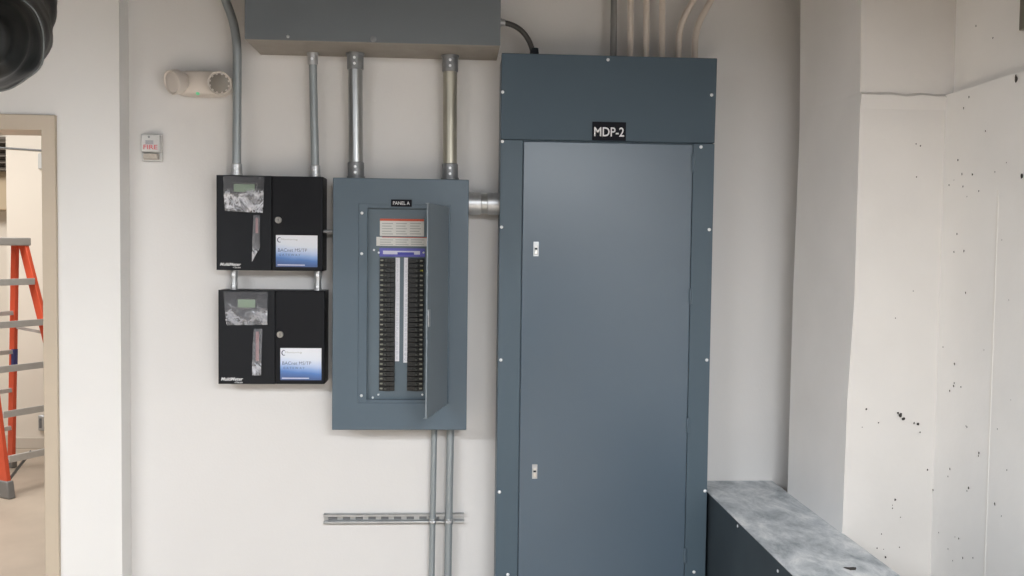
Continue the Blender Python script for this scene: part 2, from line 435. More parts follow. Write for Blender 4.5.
# formwork joint ridges standing on the right wall
pa = PX(958, 94, XR); pb = PX(990, 81, XR); pc2 = PX(1060, 60, XR)
rw.cur = 2
q1 = PX(998, 190, XR); q2 = PX(987, 480, XR); q0 = PX(1004, 20, XR)
rw.bar((XR, q1.y, q1.z), (XR, q2.y, 0), (.0012, 0, 0), (0, .010, 0))
rw.cur = 0
wp = [(951, 469, 1.3), (949, 476.6, 1), (980, 453, 1.5), (979.5, 456, 1.1), (969.6, 488, 1.5), (968, 491, .9), (934, 490, 1.2), (995.8, 504, 1.4), (939.7, 532.7, .8), (959.8, 538.4, 1.1), (956, 537, .7), (963.8, 558, 1.3), (974, 558, .9), (968, 427, .9), (998.5, 429, .8),
      (953.8, 560.6, .8), (1002.5, 516, .7), (970, 97, 1.5), (964.7, 108, 1.3), (1017.4, 80, 3.0), (1017, 77, 2.2), (1023, 176, 2.4), (959, 160, 1.2), (963, 174, 1.5), (973.4, 174.5, 1.4), (955, 180, .7), (964, 186.6, 1.2), (979.8, 191, 1), (968, 196.6, .8),
      (986.6, 131, .9), (996, 172, .8), (1007.7, 162.5, .7), (965, 251, 1.3), (958, 234, 1.1), (966.7, 293, 1.3), (955.5, 364, 1.5), (954.6, 386, 1.5), (955.2, 383, 1.1), (950.7, 391, 1.4), (962, 387, .9), (967, 426, .9), (977, 26, 1.3), (994, 38, 1), (944, 347, .8),
      (955, 252, 1.2), (950, 185, 1.0), (949, 549, .8), (1010, 300, .6), (1003, 240, .6), (1012, 400, .6), (985, 350, .6), (1008, 470, .7)]
for i, (px, py, r) in enumerate(wp):
    p = PX(px, py, XR)
    if p.z > zs_seam: p = PX(px, py, XU)
    pit(rw, p, (-1, 0, 0), (0, 0, 1), r * .0031, 100 + i)
struct(rw.build('wall_right', ['conc_right_lit', 'pit', 'seam'], smooth=False))

# ------------------------------------------------------------------ dusty metal trough box by the column
cb = thing('wireway_duct', 'low grey sheet metal duct with a dusty stained top along the concrete column', 'duct', ((cxl + cxr) / 2, -1.4, 0))
YE = -2.75
MB().box(cxl, cxr, YE, -.002, 0, zc - .004).build('duct_body', 'curb_side', cb)
MB().box(cxl - .002, cxr + .002, YE, -.002, zc - .004, zc).build('top_cover', 'dusty', cb, bevel=.0015)
for px, py in ((737.8, 526), (778, 571)):
    p = PX(px, py, cxl); b = MB().lathe((cxl, p.y, p.z), (-1, 0, 0), [(-.001, .005), (.002, .005), (.003, .002)], 12); b.build('screw', 'screw', cb)
p = PZ(851, 569, zc)
MB().add([(p.x + .016 * math.cos(a) * (1 + .4 * math.sin(3 * a)), p.y + .02 * math.sin(a) * (1 + .4 * math.cos(2 * a)), zc + .0012) for a in [i * PI / 7 for i in range(14)]], [tuple(range(14))]).build('stain_chip', 'pit', cb)

# ------------------------------------------------------------------ tall panel MDP-2
Ym = yfm
x0 = P(500.0, 120, Ym).x; x0 = (x0 + P(498.3, 400, Ym).x) / 2
x1 = (P(715.3, 90, Ym).x + P(709.8, 400, Ym).x) / 2
zt = P(607, 56, Ym).z
mdp = thing('distribution_panel', 'tall grey floor-standing electrical panel with a long closed door, marked MDP-2', 'electrical panel', ((x0 + x1) / 2, Ym / 2, 0))
MB().box(x0 + .003, x1 - .003, Ym + .012, -.001, 0, zt - .002).build('enclosure', 'grey', mdp, bevel=.003)
zp = P(607, 141.5, Ym).z
tilt = .009
MB().hexa([(x0, Ym, zp + .0015), (x1, Ym, zp + .0015), (x1, Ym + .016, zp + .0015), (x0, Ym + .016, zp + .0015)], [(x0, Ym - tilt, zt), (x1, Ym - tilt, zt), (x1, Ym + .016, zt), (x0, Ym + .016, zt)]).build('top_cover', 'grey_top', mdp, bevel=.0025)
dx0 = (P(521.7, 160, Ym).x + P(519.3, 480, Ym).x) / 2
dx1 = (P(692.3, 160, Ym).x + P(687.5, 480, Ym).x) / 2
dz0 = .14; dz1 = zp - .004
MB().frame(x0, x1, .03, zp - .001, dx0, dx1, dz0, dz1, Ym + .001, Ym + .014).build('front_trim', 'grey_trim', mdp, bevel=.002)
MB().box(dx0 - .01, dx1 + .01, Ym + .0135, Ym + .02, dz0 - .01, dz1 + .01).build('inner_lip', 'gap', mdp)
g = .0026
door = MB().box(dx0 + g, dx1 - g * .7, Ym - .001, Ym + .013, dz0 + g, dz1 - .0005).build('door', 'grey_door', mdp, bevel=.003)
for px, py in ((536, 249), (534.7, 471.5)):
    c = P(px, py, Ym - .001); w, h = .0098, .027
    lt = MB().frame(c.x - w, c.x + w, c.z - h, c.z + h, c.x - w * .6, c.x + w * .6, c.z - h * .8, c.z + h * .8, c.y - .003, c.y + .001).box(c.x - w * .6, c.x + w * .6, c.y - .001, c.y, c.z - h * .8, c.z + h * .8)
    lt = lt.build('latch', 'zinc', door, bevel=.001)
    MB().box(c.x - w * .55, c.x + w * .55, c.y - .006, c.y, c.z - h * .75, c.z - h * .1).build('latch_slide', 'silver', lt, bevel=.0015)
    MB().box(c.x - w * .5, c.x + w * .5, c.y - .004, c.y, c.z + h * .2, c.z + h * .45).build('latch_catch', 'silver', lt, bevel=.001)
    MB().box(c.x - w * .5, c.x + w * .5, c.y - .0015, c.y - .0005, c.z - h * .08, c.z + h * .14).build('latch_slot', 'gap', lt)
for px, py, h in ((691.3, 163, .034), (689.3, 296, .028), (687.3, 425, .028), (686.3, 555, .028)):
    c = P(px, py, Ym)
    hg = MB().tube([(dx1 - .001, c.y - .003, c.z - h), (dx1 - .001, c.y - .003, c.z + h)], .0055, 12).box(dx1 - .01, dx1 + .009, c.y - .002, c.y, c.z - h, c.z + h)
    hg.build('hinge', 'grey', mdp, bevel=.0006)
for px, py in ((502.6, 92), (502.4, 141.4), (501.5, 227), (500.8, 360), (499.4, 492), (507.8, 574.6), (711.6, 95), (701, 147), (709.2, 229.6), (706.7, 360), (705, 491), (694, 572), (608, 59.7)):
    zz = P(px, py, Ym).z; screw(P(px, py, Ym - .0005 - max(0, (zz - zp) / (zt - zp) * tilt)), mdp, .0062)
a, c = P(592.3, 121.8, Ym), P(625.6, 141.0, Ym)
npz = MB().box(a.x, c.x, Ym - .0045, Ym, c.z, a.z).build('nameplate', 'nameplate', mdp, bevel=.0006)
text('MDP-2', 'lettering', 'txt_white', npz, ((a.x + c.x) / 2, Ym - .0046, (a.z + c.z) / 2 - .002), .034, .112, bold=.012)

# ------------------------------------------------------------------ panelboard A
Yp = -.150
ax0 = (P(333, 190, Yp).x + P(331.8, 420, Yp).x) / 2; ax1 = (P(468.8, 190, Yp).x + P(466.6, 420, Yp).x) / 2
az1 = P(400, 178.6, Yp).z; az0 = P(400, 430, Yp).z
pan = thing('panelboard', 'grey wall-mounted breaker panel with its narrow door swung open, marked PANEL A', 'breaker panel', ((ax0 + ax1) / 2, Yp / 2, az0))
e = .004
bx = MB()
bx.box(ax0 + e, ax0 + e + .003, Yp + .012, 0, az0 + e, az1 - e).box(ax1 - e - .003, ax1 - e, Yp + .012, 0, az0 + e, az1 - e)
bx.box(ax0 + e, ax1 - e, Yp + .012, 0, az0 + e, az0 + e + .003).box(ax0 + e, ax1 - e, Yp + .012, 0, az1 - e - .003, az1 - e).box(ax0 + e, ax1 - e, -.004, 0, az0 + e, az1 - e)
bx.build('back_box', 'grey', pan, bevel=.001)
ox0, ox1 = P(358.3, 300, Yp).x, P(449.5, 300, Yp).x
oz1, oz0 = P(400, 204.6, Yp).z, P(400, 403, Yp).z
MB().frame(ax0, ax1, az0, az1, ox0, ox1, oz0, oz1, Yp, Yp + .013).build('front_trim', 'grey', pan, bevel=.0025)
ix0, ix1 = P(367, 300, Yp).x, P(446, 300, Yp).x
iz1, iz0 = P(400, 208.3, Yp).z, P(400, 400, Yp).z
MB().frame(ox0 - .003, ox1 + .003, oz0 - .003, oz1 + .003, ix0, ix1, iz0, iz1, Yp + .0045, Yp + .013).build('door_jamb', 'grey', pan, bevel=.0015)
Yd = Yp + .026
MB().box(ix0 - .02, ix1 + .02, Yd, Yd + .003, iz0 - .02, iz1 + .02).build('dead_front', 'grey_light', pan)
# thin side walls between jamb and dead front
MB().frame(ix0 - .004, ix1 + .004, iz0 - .004, iz1 + .004, ix0 - .0005, ix1 + .0005, iz0 - .0005, iz1 + .0005, Yp + .012, Yd + .001).build('jamb_return', 'grey', pan)
for px, py in ((361.9, 213), (361.7, 253.6), (361.4, 395.6)): screw(P(px, py, Yp + .004), pan, .0056)
for px, py in ((374, 250), (378.8, 252.6), (423.6, 252.6), (372.8, 397.6), (378.4, 394.6), (422.4, 394.6)): screw(P(px, py, Yd), pan, .0042)
def plate(name, pxa, pya, pxb, pyb, y, m, parent, th=.0012):
    a, c = P(pxa, pya, y), P(pxb, pyb, y)
    return MB().box(a.x, c.x, y - th, y, c.z, a.z).build(name, m, parent)
l1 = plate('warning_label', 380, 218.6, 424, 236.4, Yd, 'paper', pan); l1['label'] = 'white label with orange top stripe'
plate('label_stripe', 380, 218.6, 424, 221.4, Yd - .0012, 'red_stripe', l1, .0006)
l2 = plate('rating_label', 376.4, 236.8, 426.9, 246.4, Yd, 'paper', pan); l2['label'] = 'white label with thin red line'
plate('label_stripe', 382, 236.8, 426.9, 238.0, Yd - .0012, 'red_stripe', l2, .0006)
for i in range(3):
    for j in range(5): plate('print_line', 382 + i * 14, 223 + j * 2.6, 393 + i * 14 - (j % 2) * 1.5, 224.0 + j * 2.6, Yd - .0012, 'paper_print', l1, .0004)
    for j in range(3): plate('print_line', 380 + i * 15.5, 239.4 + j * 2.3, 393 + i * 15.5 - (j % 2) * 2, 240.3 + j * 2.3, Yd - .0012, 'paper_print', l2, .0004)
l3 = plate('identification_label', 379.6, 248.0, 425, 257.0, Yd, 'blue_label', pan); l3['label'] = 'blue and white label'
plate('label_patch', 383, 250.6, 420, 254.6, Yd - .0012, 'label_white', l3, .0005)
plate('label_patch', 397.5, 252.2, 414, 254.9, Yd - .0017, 'blue_dark', l3, .0005)
a, c = P(391, 199.4, Yp), P(411.8, 206.8, Yp)
np2 = MB().box(a.x, c.x, Yp - .002, Yp, c.z, a.z).build('nameplate', 'nameplate', pan, bevel=.0005)
text('PANEL A', 'lettering', 'txt_white', np2, ((a.x + c.x) / 2, Yp - .0021, (a.z + c.z) / 2), .0125, .062, bold=.006)
# breakers
ROWS = 27
zb1 = P(400, 258, Yd).z; zb0 = P(400, 390.6, Yd).z; pitch_ = (zb1 - zb0) / ROWS
def make_breaker(side, xa, xb, zmid, printm='rating'):
    h = pitch_ * .46; W = xb - xa
    X = (lambda t: xa + W * t) if side < 0 else (lambda t: xb - W * t)
    bm_ = MB().box(X(0), X(1), Yd - .010, Yd, zmid - h, zmid + h).box(X(.30), X(.72), Yd - .014, Yd - .009, zmid - h, zmid + h)
    o = bm_.build('breaker', ['breaker'], pan, bevel=.0009)
    MB().box(X(.36), X(.48), Yd - .024, Yd - .013, zmid - h * .55, zmid + h * .45).build('toggle', 'toggle', o, bevel=.0008)
    MB().box(X(.05), X(.23), Yd - .0108, Yd - .0098, zmid - h * .3, zmid + h * .35).build('rating_mark', printm, o)
    return o
for side, (pa_, pb_) in ((-1, (379.6, 394.9)), (1, (407.6, 423.4))):
    xa, xb = P(pa_, 320, Yd).x, P(pb_, 320, Yd).x
    first = make_breaker(side, xa, xb, zb1 - pitch_ * .5)
    for r in range(1, ROWS):
        c = copy_tree(first, pan, first.location + Vector((0, 0, -pitch_ * r)))
        if side > 0 and r in (2,):
            for ch in c.children:
                if ch.name.startswith('rating'):
                    ch.data = ch.data.copy(); ch.data.materials[0] = M['yellow']
# circuit number strips
for k, (pa_, pb_, pe) in enumerate(((395.6, 399.2, 361.2), (404.1, 407.4, 362.6))):
    s_ = plate('number_strip', pa_, 257.6, pb_, pe, Yd, 'strip', pan, .002)
    s_['label'] = 'white strip of circuit numbers'
    a, c = P(pa_, 257.6, Yd), P(pb_, pe, Yd)
    nums = '\n'.join(str(2 * i + 1 + k) for i in range(21))
    text(nums, 'circuit_numbers', 'number_ink', s_, ((a.x + c.x) / 2, Yd - .0021, (a.z + c.z) / 2), (a.z - c.z) * .965, .0085, line=1.0)
# the open door
hx = P(448.2, 300, Yp).x
Wd = .312; dzt = P(448, 207, Yp).z; dzb = P(448, 404, Yp).z
ang = math.radians(77.5)
dm = MB().box(hx - Wd, hx, Yp - .002, Yp + .0005, dzb, dzt)
dm.box(hx - Wd, hx - Wd + .002, Yp - .002, Yp + .004, dzb, dzt).box(hx - .02, hx - .018, Yp - .002, Yp + .012, dzb + .01, dzt - .01).box(hx - Wd, hx, Yp - .002, Yp + .010, dzt - .002, dzt).box(hx - Wd, hx, Yp - .002, Yp + .010, dzb, dzb + .002)
dm.rot((hx, Yp - .002, 0), ang)
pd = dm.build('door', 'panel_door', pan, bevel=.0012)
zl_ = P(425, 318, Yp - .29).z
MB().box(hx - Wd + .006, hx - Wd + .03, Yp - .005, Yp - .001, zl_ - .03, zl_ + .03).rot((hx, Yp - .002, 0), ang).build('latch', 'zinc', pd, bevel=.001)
MB().tube([(hx + .002, Yp - .002, dzb + .02), (hx + .002, Yp - .002, dzt - .02)], .004, 10).build('hinge', 'grey', pan)

# ------------------------------------------------------------------ black meter boxes
def film(name, m, corners, y, amp, parent, seed, nx=34, nz=30, freq=26):
    """crinkled clear film; corners = 4 pixels: top-left, top-right, bottom-right, bottom-left"""
    q = [P(px, py, y) for px, py in corners]; b = MB(); o = Vector((seed * 3.1, seed * 1.7, 0))
    for j in range(nz + 1):
        for i in range(nx + 1):
            u, v = i / nx, j / nz
            p = (q[0] * (1 - u) + q[1] * u) * (1 - v) + (q[3] * (1 - u) + q[2] * u) * v
            w = min(1, max(0, (v - .22) * 4)) * .88 + .12
            s_ = Vector((p.x * freq, 0, p.z * freq * .8)) + o
            d = (1 - abs(noise.noise(s_))) ** 3 + .4 * (1 - abs(noise.noise(s_ * 2.3)))
            b.v.append(Vector((p.x, y - .003 - amp * w * d, p.z)))
    for j in range(nz):
        for i in range(nx):
            k = j * (nx + 1) + i; b.f.append([k, k + 1, k + nx + 2, k + nx + 1]); b.mi.append(0)
    return b.build(name, m, parent, sharp=60)

YK = -.112
def meter_box(px0, px1, py0, py1, seam, flm, scr, stripf, lock, lab, logo, label, seed, fold):
    x0, x1 = P(px0, (py0 + py1) / 2, YK).x, P(px1 - 3.0, (py0 + py1) / 2, YK).x
    pm = (px0 + px1) / 2
    z1, z0 = P(pm, py0, YK).z, P(pm, py1, YK).z
    t = thing('meter_box', label, 'meter box', ((x0 + x1) / 2, YK / 2, z0), 'black metering boxes')
    xs = P(seam, (py0 + py1) / 2, YK).x
    MB().box(x0, x1, YK + .006, .001, z0, z1).build('case', 'black_box', t, bevel=.002)
    MB().box(x0, xs - .0018, YK, YK + .007, z0, z1).build('front_panel', 'black_box', t, bevel=.0015)
    d = MB().box(xs + .0018, x1, YK - .001, YK + .007, z0 + .001, z1 - .001).build('door', 'black_door', t, bevel=.002)
    a, c = P(scr[0], scr[1], YK), P(scr[2], scr[3], YK)
    sc = MB().frame(a.x - .006, c.x + .006, c.z - .006, a.z + .006, a.x, c.x, c.z, a.z, YK - .003, YK).build('display_bezel', 'black', t, bevel=.001)
    MB().box(a.x - .001, c.x + .001, YK - .0015, YK - .0002, c.z - .001, a.z + .001).build('display', 'lcd', sc)
    film('protective_film', 'film' if fold else 'film_smooth', flm, YK - .001, .0085, t, seed)
    # status light column under its own film
    a, c = P(stripf[0][0] + 2, stripf[0][1] + 3, YK), P(stripf[2][0] - 2.5, stripf[2][1] - 14, YK)
    led_ = MB().box(a.x, c.x, YK - .0012, YK, c.z, a.z).build('status_light_bar', 'red_led', t)
    film('film_strip', 'film_strip', stripf, YK - .001, .006, t, seed + 5, 10, 40, 34)
    # lock
    c = P(lock[0], lock[1], YK)
    lk = MB().lathe((c.x, YK - .001, c.z), (0, -1, 0), [(-.001, .0125), (.004, .0125), (.006, .0105), (.006, .007), (.004, .006)], 24).build('lock', 'silver', d)
    MB().box(c.x - .0012, c.x + .0012, YK - .0062, YK - .0045, c.z - .005, c.z + .005).build('keyhole', 'black', lk)
    # printed label
    a, c = P(lab[0], lab[1], YK - .001), P(lab[2], lab[3], YK - .001)
    lb = MB().box(a.x, c.x, YK - .0022, YK - .001, c.z, a.z).build('door_label', 'fade', d); lb['label'] = 'white and blue printed label'
    W, H = c.x - a.x, a.z - c.z; yt = YK - .0023
    text('BACnet MS/TP', 'lettering', 'ink_dark', lb, (a.x + W * .40, yt, a.z - H * .47), H * .105, W * .70, bold=-.004)
    text('GATEWAY', 'lettering', 'ink_dark', lb, (a.x + W * .33, yt, a.z - H * .62), H * .06, W * .52, spacing=1.6)
    text('Monitoring', 'lettering', 'paper_print', lb, (a.x + W * .32, yt, a.z - H * .14), H * .075, W * .40)
    # crescent mark
    o = []
    for k in range(13):
        th = math.radians(60 + k * 240 / 12); o.append((a.x + W * .085 + math.cos(th) * H * .075, a.z - H * .15 + math.sin(th) * H * .085))
    for k in range(12, -1, -1):
        th = math.radians(60 + k * 240 / 12); o.append((a.x + W * .093 + math.cos(th) * H * .055, a.z - H * .15 + math.sin(th) * H * .065))
    MB().prism_y(o, yt - .0003, yt + .0005).build('logo_mark', 'ink_dark', lb, smooth=False)
    MB().box(a.x + W * .04, a.x + W * .70, yt - .0003, yt + .0005, c.z + H * .045, c.z + H * .075).build('label_bar', 'label_white', lb)
    # white logo on the left panel
    a, c = P(logo[0], logo[1], YK), P(logo[2], logo[3], YK)
    W, H = c.x - a.x, a.z - c.z
    text('MultiMeter', 'lettering', 'txt_white', t, ((a.x + c.x) / 2, YK - .0002, a.z - H * .28), H * .55, W, shear=.25, bold=.02)
    text('class', 'lettering', 'txt_white', t, (a.x + W * .80, YK - .0002, a.z - H * .8), H * .32, W * .36)
    return t
meter_box(216.4, 325.8, 175.8, 270.6, 272, [(223.2, 176.4), (264.5, 177), (263.5, 213), (225.5, 211)], (233.9, 184, 254.8, 192),
          [(253.6, 215), (259.8, 215), (260.6, 247), (252.2, 262)], (278.4, 220), (276, 235, 317.4, 267.2), (220, 262.6, 241, 268.4),
          'upper black metering box with silvery crinkled film, conduits entering its top', 1, True)
meter_box(218.3, 327.5, 290.4, 384.2, 275.3, [(223.4, 291.4), (268, 292), (268, 324.6), (227, 325)], (238, 299.4, 255.4, 307.6),
          [(253.8, 328.6), (262.6, 328.6), (261.4, 375), (252.4, 375)], (280.2, 334.4), (280.4, 348, 321.4, 380.2), (221, 377.2, 243, 383.4),
          'lower black metering box with smooth film, hanging below the other black box', 2, False)

# ------------------------------------------------------------------ overhead trough
Yt = -.265
tx0 = P(244.7, 30, Yt).x; tx1 = P(500.5, 30, Yt).x; tz0 = P(372, 42.8, Yt).z
tr = thing('wireway_trough', 'long dark grey metal wiring trough mounted high above the breaker panel', 'wiring trough', ((tx0 + tx1) / 2, Yt / 2, tz0))
TT = tz0 + .40
MB().box(tx0 + .001, tx1 - .001, Yt + .004, -.001, tz0, TT).build('trough_body', 'trough_under_lit', tr, bevel=.002)
MB().box(tx0, tx1, Yt, Yt + .003, tz0 + .002, TT).build('front_cover', 'trough', tr, bevel=.001)
screw(P(288, 36.5, Yt), tr, .006, 'zinc')
c = P(373.5, 39, Yt); MB().lathe((c.x, Yt, c.z), (0, -1, 0), [(-.001, .011), (.004, .011), (.006, .006)], 16).build('cover_latch', 'zinc_dark', tr)

# ------------------------------------------------------------------ conduits
def conduit(label, pts, r, m='emt', ends=(1, 1), conn='zinc', name='conduit', cat='conduit', group=None, cl=.045, cr=1.28):
    pts = [Vector(p) for p in pts]
    lo = min(pts, key=lambda p: p.z)
    t = thing(name, label, cat, lo, group)
    MB().tube(pts, r).build('pipe', m, t, sharp=50)
    for k, on in enumerate(ends):
        if not on: continue
        a, b = (pts[0], pts[1]) if k == 0 else (pts[-1], pts[-2])
        d = (b - a).normalized()
        q = MB().lathe(a, d, [(0, r * cr * 1.12), (.008, r * cr * 1.12), (.009, r * cr), (cl - .003, r * cr), (cl, r * 1.05)], 24)
        fr_ = Vector((0, -1, 0)) if abs(d.y) < .5 else Vector((1, 0, 0))
        c_ = q.build('connector', conn, t, bevel=.0006)
        for s_ in ((.35, .7) if r > .02 else (.55,)):
            MB().lathe(a + d * cl * s_ + fr_ * r * cr * .97, fr_, [(0, .0052), (.004, .0052), (.0045, .003)], 10).build('set_screw', 'screw', c_)
    return t
ZB = P(270, 175.5, YK).z                 # tops of boxes
# bent conduit at the far left
yq = -.075
c0, c1, c2, c3 = P(236.5, 175.5, yq), P(236.5, 62, yq), P(236.0, 30, yq), P(222.5, -8, yq)
conduit('bent steel conduit rising from the upper black box, left of the trough', [c0, P(237, 120, yq)] + arc(P(237.2, 60, yq), P(237.5, 32, yq), P(230, 12, yq), 10) + [P(221, -12, yq), P(205, -52, yq)], .0162, 'emt_grey', (1, 0))
def vert(label, px_t, px_b, pyb, y, r, m, conn, ytop, ends=(1, 1), cl=.045, cr=1.28):
    b_ = P(px_b, pyb, y); t_ = P(px_t, ytop, y)
    return conduit(label, [b_, t_], r, m, ends, conn, cl=cl, cr=cr)
def under(px, y):                        # pixel row at which the trough bottom is met
    lo, hi = 30., 80.
    for _ in range(30):
        mid = (lo + hi) / 2
        if P(px, mid, y).z > tz0: lo = mid
        else: hi = mid
    return lo
vert('slim steel conduit between the trough and the upper black box', 312.6, 315.4, 177, -.06, .0150, 'emt_grey', 'zinc', under(312.6, -.06))
vert('thick steel conduit at left between the trough and PANEL A', 355.2, 356.0, 178.6, -.075, .0272, 'emt', 'zinc_dark', under(355.2, -.075), cl=.062, cr=1.14)
vert('thick yellowish steel conduit at right between the trough and PANEL A', 450.2, 450.0, 180, -.075, .0268, 'emt_brass', 'zinc_dark', under(450.2, -.075), cl=.062, cr=1.14)
# short nipples between the two black boxes
for px, pyb, pyt, lb in ((234.2, 290.6, 270.3, 'short left steel stub joining the two black boxes'), (318, 291, 271, 'short right steel stub joining the two black boxes')):
    a, b_ = P(px - .2, pyb, -.07), P(px, pyt, -.07)
    conduit(lb, [a, b_], .0125, 'zinc', (1, 1), 'zinc', 'pipe_nipple', 'pipe nipple', 'stubs between the black boxes', cl=.030, cr=1.1)
# small nipple upper box - panel A, and a second at the lower box
xk = P(322.8, 230, YK).x
a = P(329, 231.5, -.09)
conduit('tiny dark stub between the upper black box and PANEL A', [(xk, -.09, a.z), (ax0 + e, -.09, a.z)], .007, 'zinc_dark', (0, 0), name='pipe_nipple', cat='pipe nipple')
# large horizontal nipple panel A -> MDP
yn = -.09
a = P(483, 203.6, yn); rN = .038
nip = conduit('fat horizontal silver conduit joining PANEL A to the tall MDP-2 panel', [(ax1 - e, yn, a.z), (x0 + .003, yn, a.z)], rN, 'emt', (0, 0), name='pipe_nipple', cat='pipe nipple')
mid = (ax1 + x0) / 2
MB().lathe((ax1 - e, yn, a.z), (1, 0, 0), [(0, rN * 1.12), (.05, rN * 1.12), (.052, rN)], 28).build('coupling', 'zinc', nip)
MB().lathe((x0 + .003, yn, a.z), (-1, 0, 0), [(0, rN * 1.12), (.044, rN * 1.12), (.046, rN)], 28).build('coupling', 'zinc', nip)
# lower conduits down to the floor
def down(px_t, px_b, r, lb):
    y = -.042
    a = P(px_t, 431, y); b_ = P(px_b, 576, y); d = (b_ - a) / (b_.z - a.z)
    top = a + d * (az0 + e - a.z); bot = a + d * (0 - a.z)
    return conduit(lb, [bot, a, top], r, 'emt_grey', (0, 0)), a, d
q1_, a1, d1 = down(434.2, 431.6, .0118, 'thin grey conduit dropping from under PANEL A, the left one of two')
q2_, a2, d2 = down(450.4, 447.8, .0147, 'wider grey conduit dropping from under PANEL A, the right one of two')
# strut channel with clamps
sa, sb = P(323.4, 516.0, -.021), P(464.2, 514.0, -.021)
sz1, sz0 = (sa.z + sb.z) / 2 + .003, (P(323.4, 524.6, -.021).z + P(464, 523.2, -.021).z) / 2
st = thing('strut_channel', 'slotted galvanised steel strut channel fixed flat to the wall behind the two lower conduits', 'strut', ((sa.x + sb.x) / 2, -.01, sz0))
hS = sz1 - sz0
sm = MB()
sm.box(sa.x, sb.x, -.003, .001, sz0, sz1)
sm.box(sa.x, sb.x, -.021, 0, sz1 - .0026, sz1).box(sa.x, sb.x, -.021, 0, sz0, sz0 + .0026)
sm.box(sa.x, sb.x, -.021, -.0185, sz1 - .0085, sz1).box(sa.x, sb.x, -.021, -.0185, sz0, sz0 + .0085)
sm.box(sa.x, sb.x, -.021, -.013, sz1 - .0095, sz1 - .0075).box(sa.x, sb.x, -.021, -.013, sz0 + .0075, sz0 + .0095)
sm.build('channel', 'strut', st, bevel=.0008)
ns = 11; L = sb.x - sa.x
for i in range(ns):
    xm = sa.x + L * (i + .75) / ns
    if xm + .016 > sb.x: continue
    MB().box(xm - .0145, xm + .0145, -.0042, -.0028, sz0 + .013, sz1 - .012).build('slot', 'slot', st)
MB().lathe((sa.x + .022, -.003, (sz0 + sz1) / 2), (0, -1, 0), [(0, .007), (.004, .007), (.006, .004)], 6).build('bolt', 'zinc_dark', st)
for (q, a, d, r) in ((q1_, a1, d1, .0118), (q2_, a2, d2, .0147)):
    zc_ = (sz0 + sz1) / 2; c = a + d * (zc_ - a.z)
    lb = 'steel strut clamp gripping the ' + ('thin' if r < .013 else 'wider') + ' lower conduit'
    cl = thing('conduit_clamp', lb, 'clamp', (c.x, -.03, sz0), 'clamps on the strut')
    n_ = 16; o = [(math.cos(PI * k / n_), math.sin(PI * k / n_)) for k in range(n_ + 1)]
    mb = MB(); R1, R0 = r + .0026, r + .0002
    for za, zb_ in ((zc_ - .009, zc_ + .009),):
        vs = []
        for z in (za, zb_):
            vs += [(c.x + R1 * u, c.y - R1 * v, z) for u, v in o] + [(c.x + R0 * u, c.y - R0 * v, z) for u, v in o]
        N = n_ + 1; fs = []
        for k in range(n_):
            fs += [(k, k + 1, 2 * N + k + 1, 2 * N + k), (N + k, 3 * N + k, 3 * N + k + 1, N + k + 1), (k, N + k, N + k + 1, k + 1), (2 * N + k, 2 * N + k + 1, 3 * N + k + 1, 3 * N + k)]
        mb.add(vs, fs)
    for s_ in (-1, 1): mb.box(c.x + s_ * R0, c.x + s_ * R1, c.y, -.018, zc_ - .009, zc_ + .009)
    mb.build('strap', 'strut', cl)
    MB().box(c.x - .005, c.x + .005, c.y - R1 - .012, c.y - R1 + .001, zc_ - .006, zc_ + .006).build('clamp_ear', 'zinc', cl, bevel=.001)
    MB().lathe((c.x - .009, c.y - R1 - .006, zc_), (1, 0, 0), [(0, .0045), (.018, .0045)], 8).build('bolt', 'zinc', cl)

# conduits above the tall panel
def top_pipe(label, pxs, r, m, y=-.085, group=None, bend=None):
    b_ = P(pxs[0], 62, y); b_ = Vector((b_.x, y, zt - .004))
    pts = [b_]
    if bend:
        p1, p2, p3 = bend
        pts += [P(*p1, y)] + arc(P(*p1, y), P(*p2, y), P(*p3, y), 10)[1:]
        d = (pts[-1] - pts[-3]).normalized(); pts.append(pts[-1] + d * .30)
    else:
        t_ = P(pxs[1], 0, y); d = (t_ - b_).normalized(); pts += [t_, Vector((t_.x, y, min(CZ, t_.z + .6)))]
    return conduit(label, pts, r, m, (0, 0), group=group)
top_pipe('thin dark grey conduit rising from the top of the tall MDP-2 panel', (613.2, 614), .0125, 'grey_pipe')
G = 'white painted conduits above the tall panel'
top_pipe('straight white painted conduit above the tall panel, next to the dark grey conduit', (630.0, 630.6), .0118, 'white_pipe', group=G)
top_pipe('straight white painted conduit above the tall panel, the middle one of the three straight ones', (646.0, 646.4), .0118, 'white_pipe', group=G)
top_pipe('straight white painted conduit above the tall panel, beside the bent ones', (662.0, 662.2), .0118, 'white_pipe', group=G)
top_pipe('bent white painted conduit above the tall panel, the inner of the two bent ones', (678.2, 0), .0124, 'white_pipe', group=G, bend=((678.8, 40), (679.6, 24), (688, 10)))
top_pipe('bent white painted conduit above the tall panel, outermost at right', (694.6, 0), .0124, 'white_pipe', group=G, bend=((695.0, 42), (696.0, 26), (704.5, 12)))
# flexible conduit
yx = -.12
fa, fb_ = P(500.3, 22.5, yx), P(534.3, 57, yx)
path = arc(Vector((tx1 - .002, yx, fa.z)), P(529, 23, yx), Vector((fb_.x, yx, zt - .002)), 60)
fx = thing('flexible_conduit', 'dark flexible metal conduit curving from the trough end down into the tall panel', 'flexible conduit', path[-1])
MB().tube(path, .0095, 14, radii=[.0095 + .0011 * (i % 2) for i in range(len(path))]).build('flexible_tube', 'flex', fx)
MB().lathe(path[0], (1, 0, 0), [(0, .016), (.012, .016), (.013, .0125), (.026, .0125)], 16).build('connector', 'zinc', fx)
MB().lathe(path[-1], (0, 0, 1), [(0, .012), (.02, .012), (.021, .017), (.04, .015)], 16).build('connector', 'gap', fx)

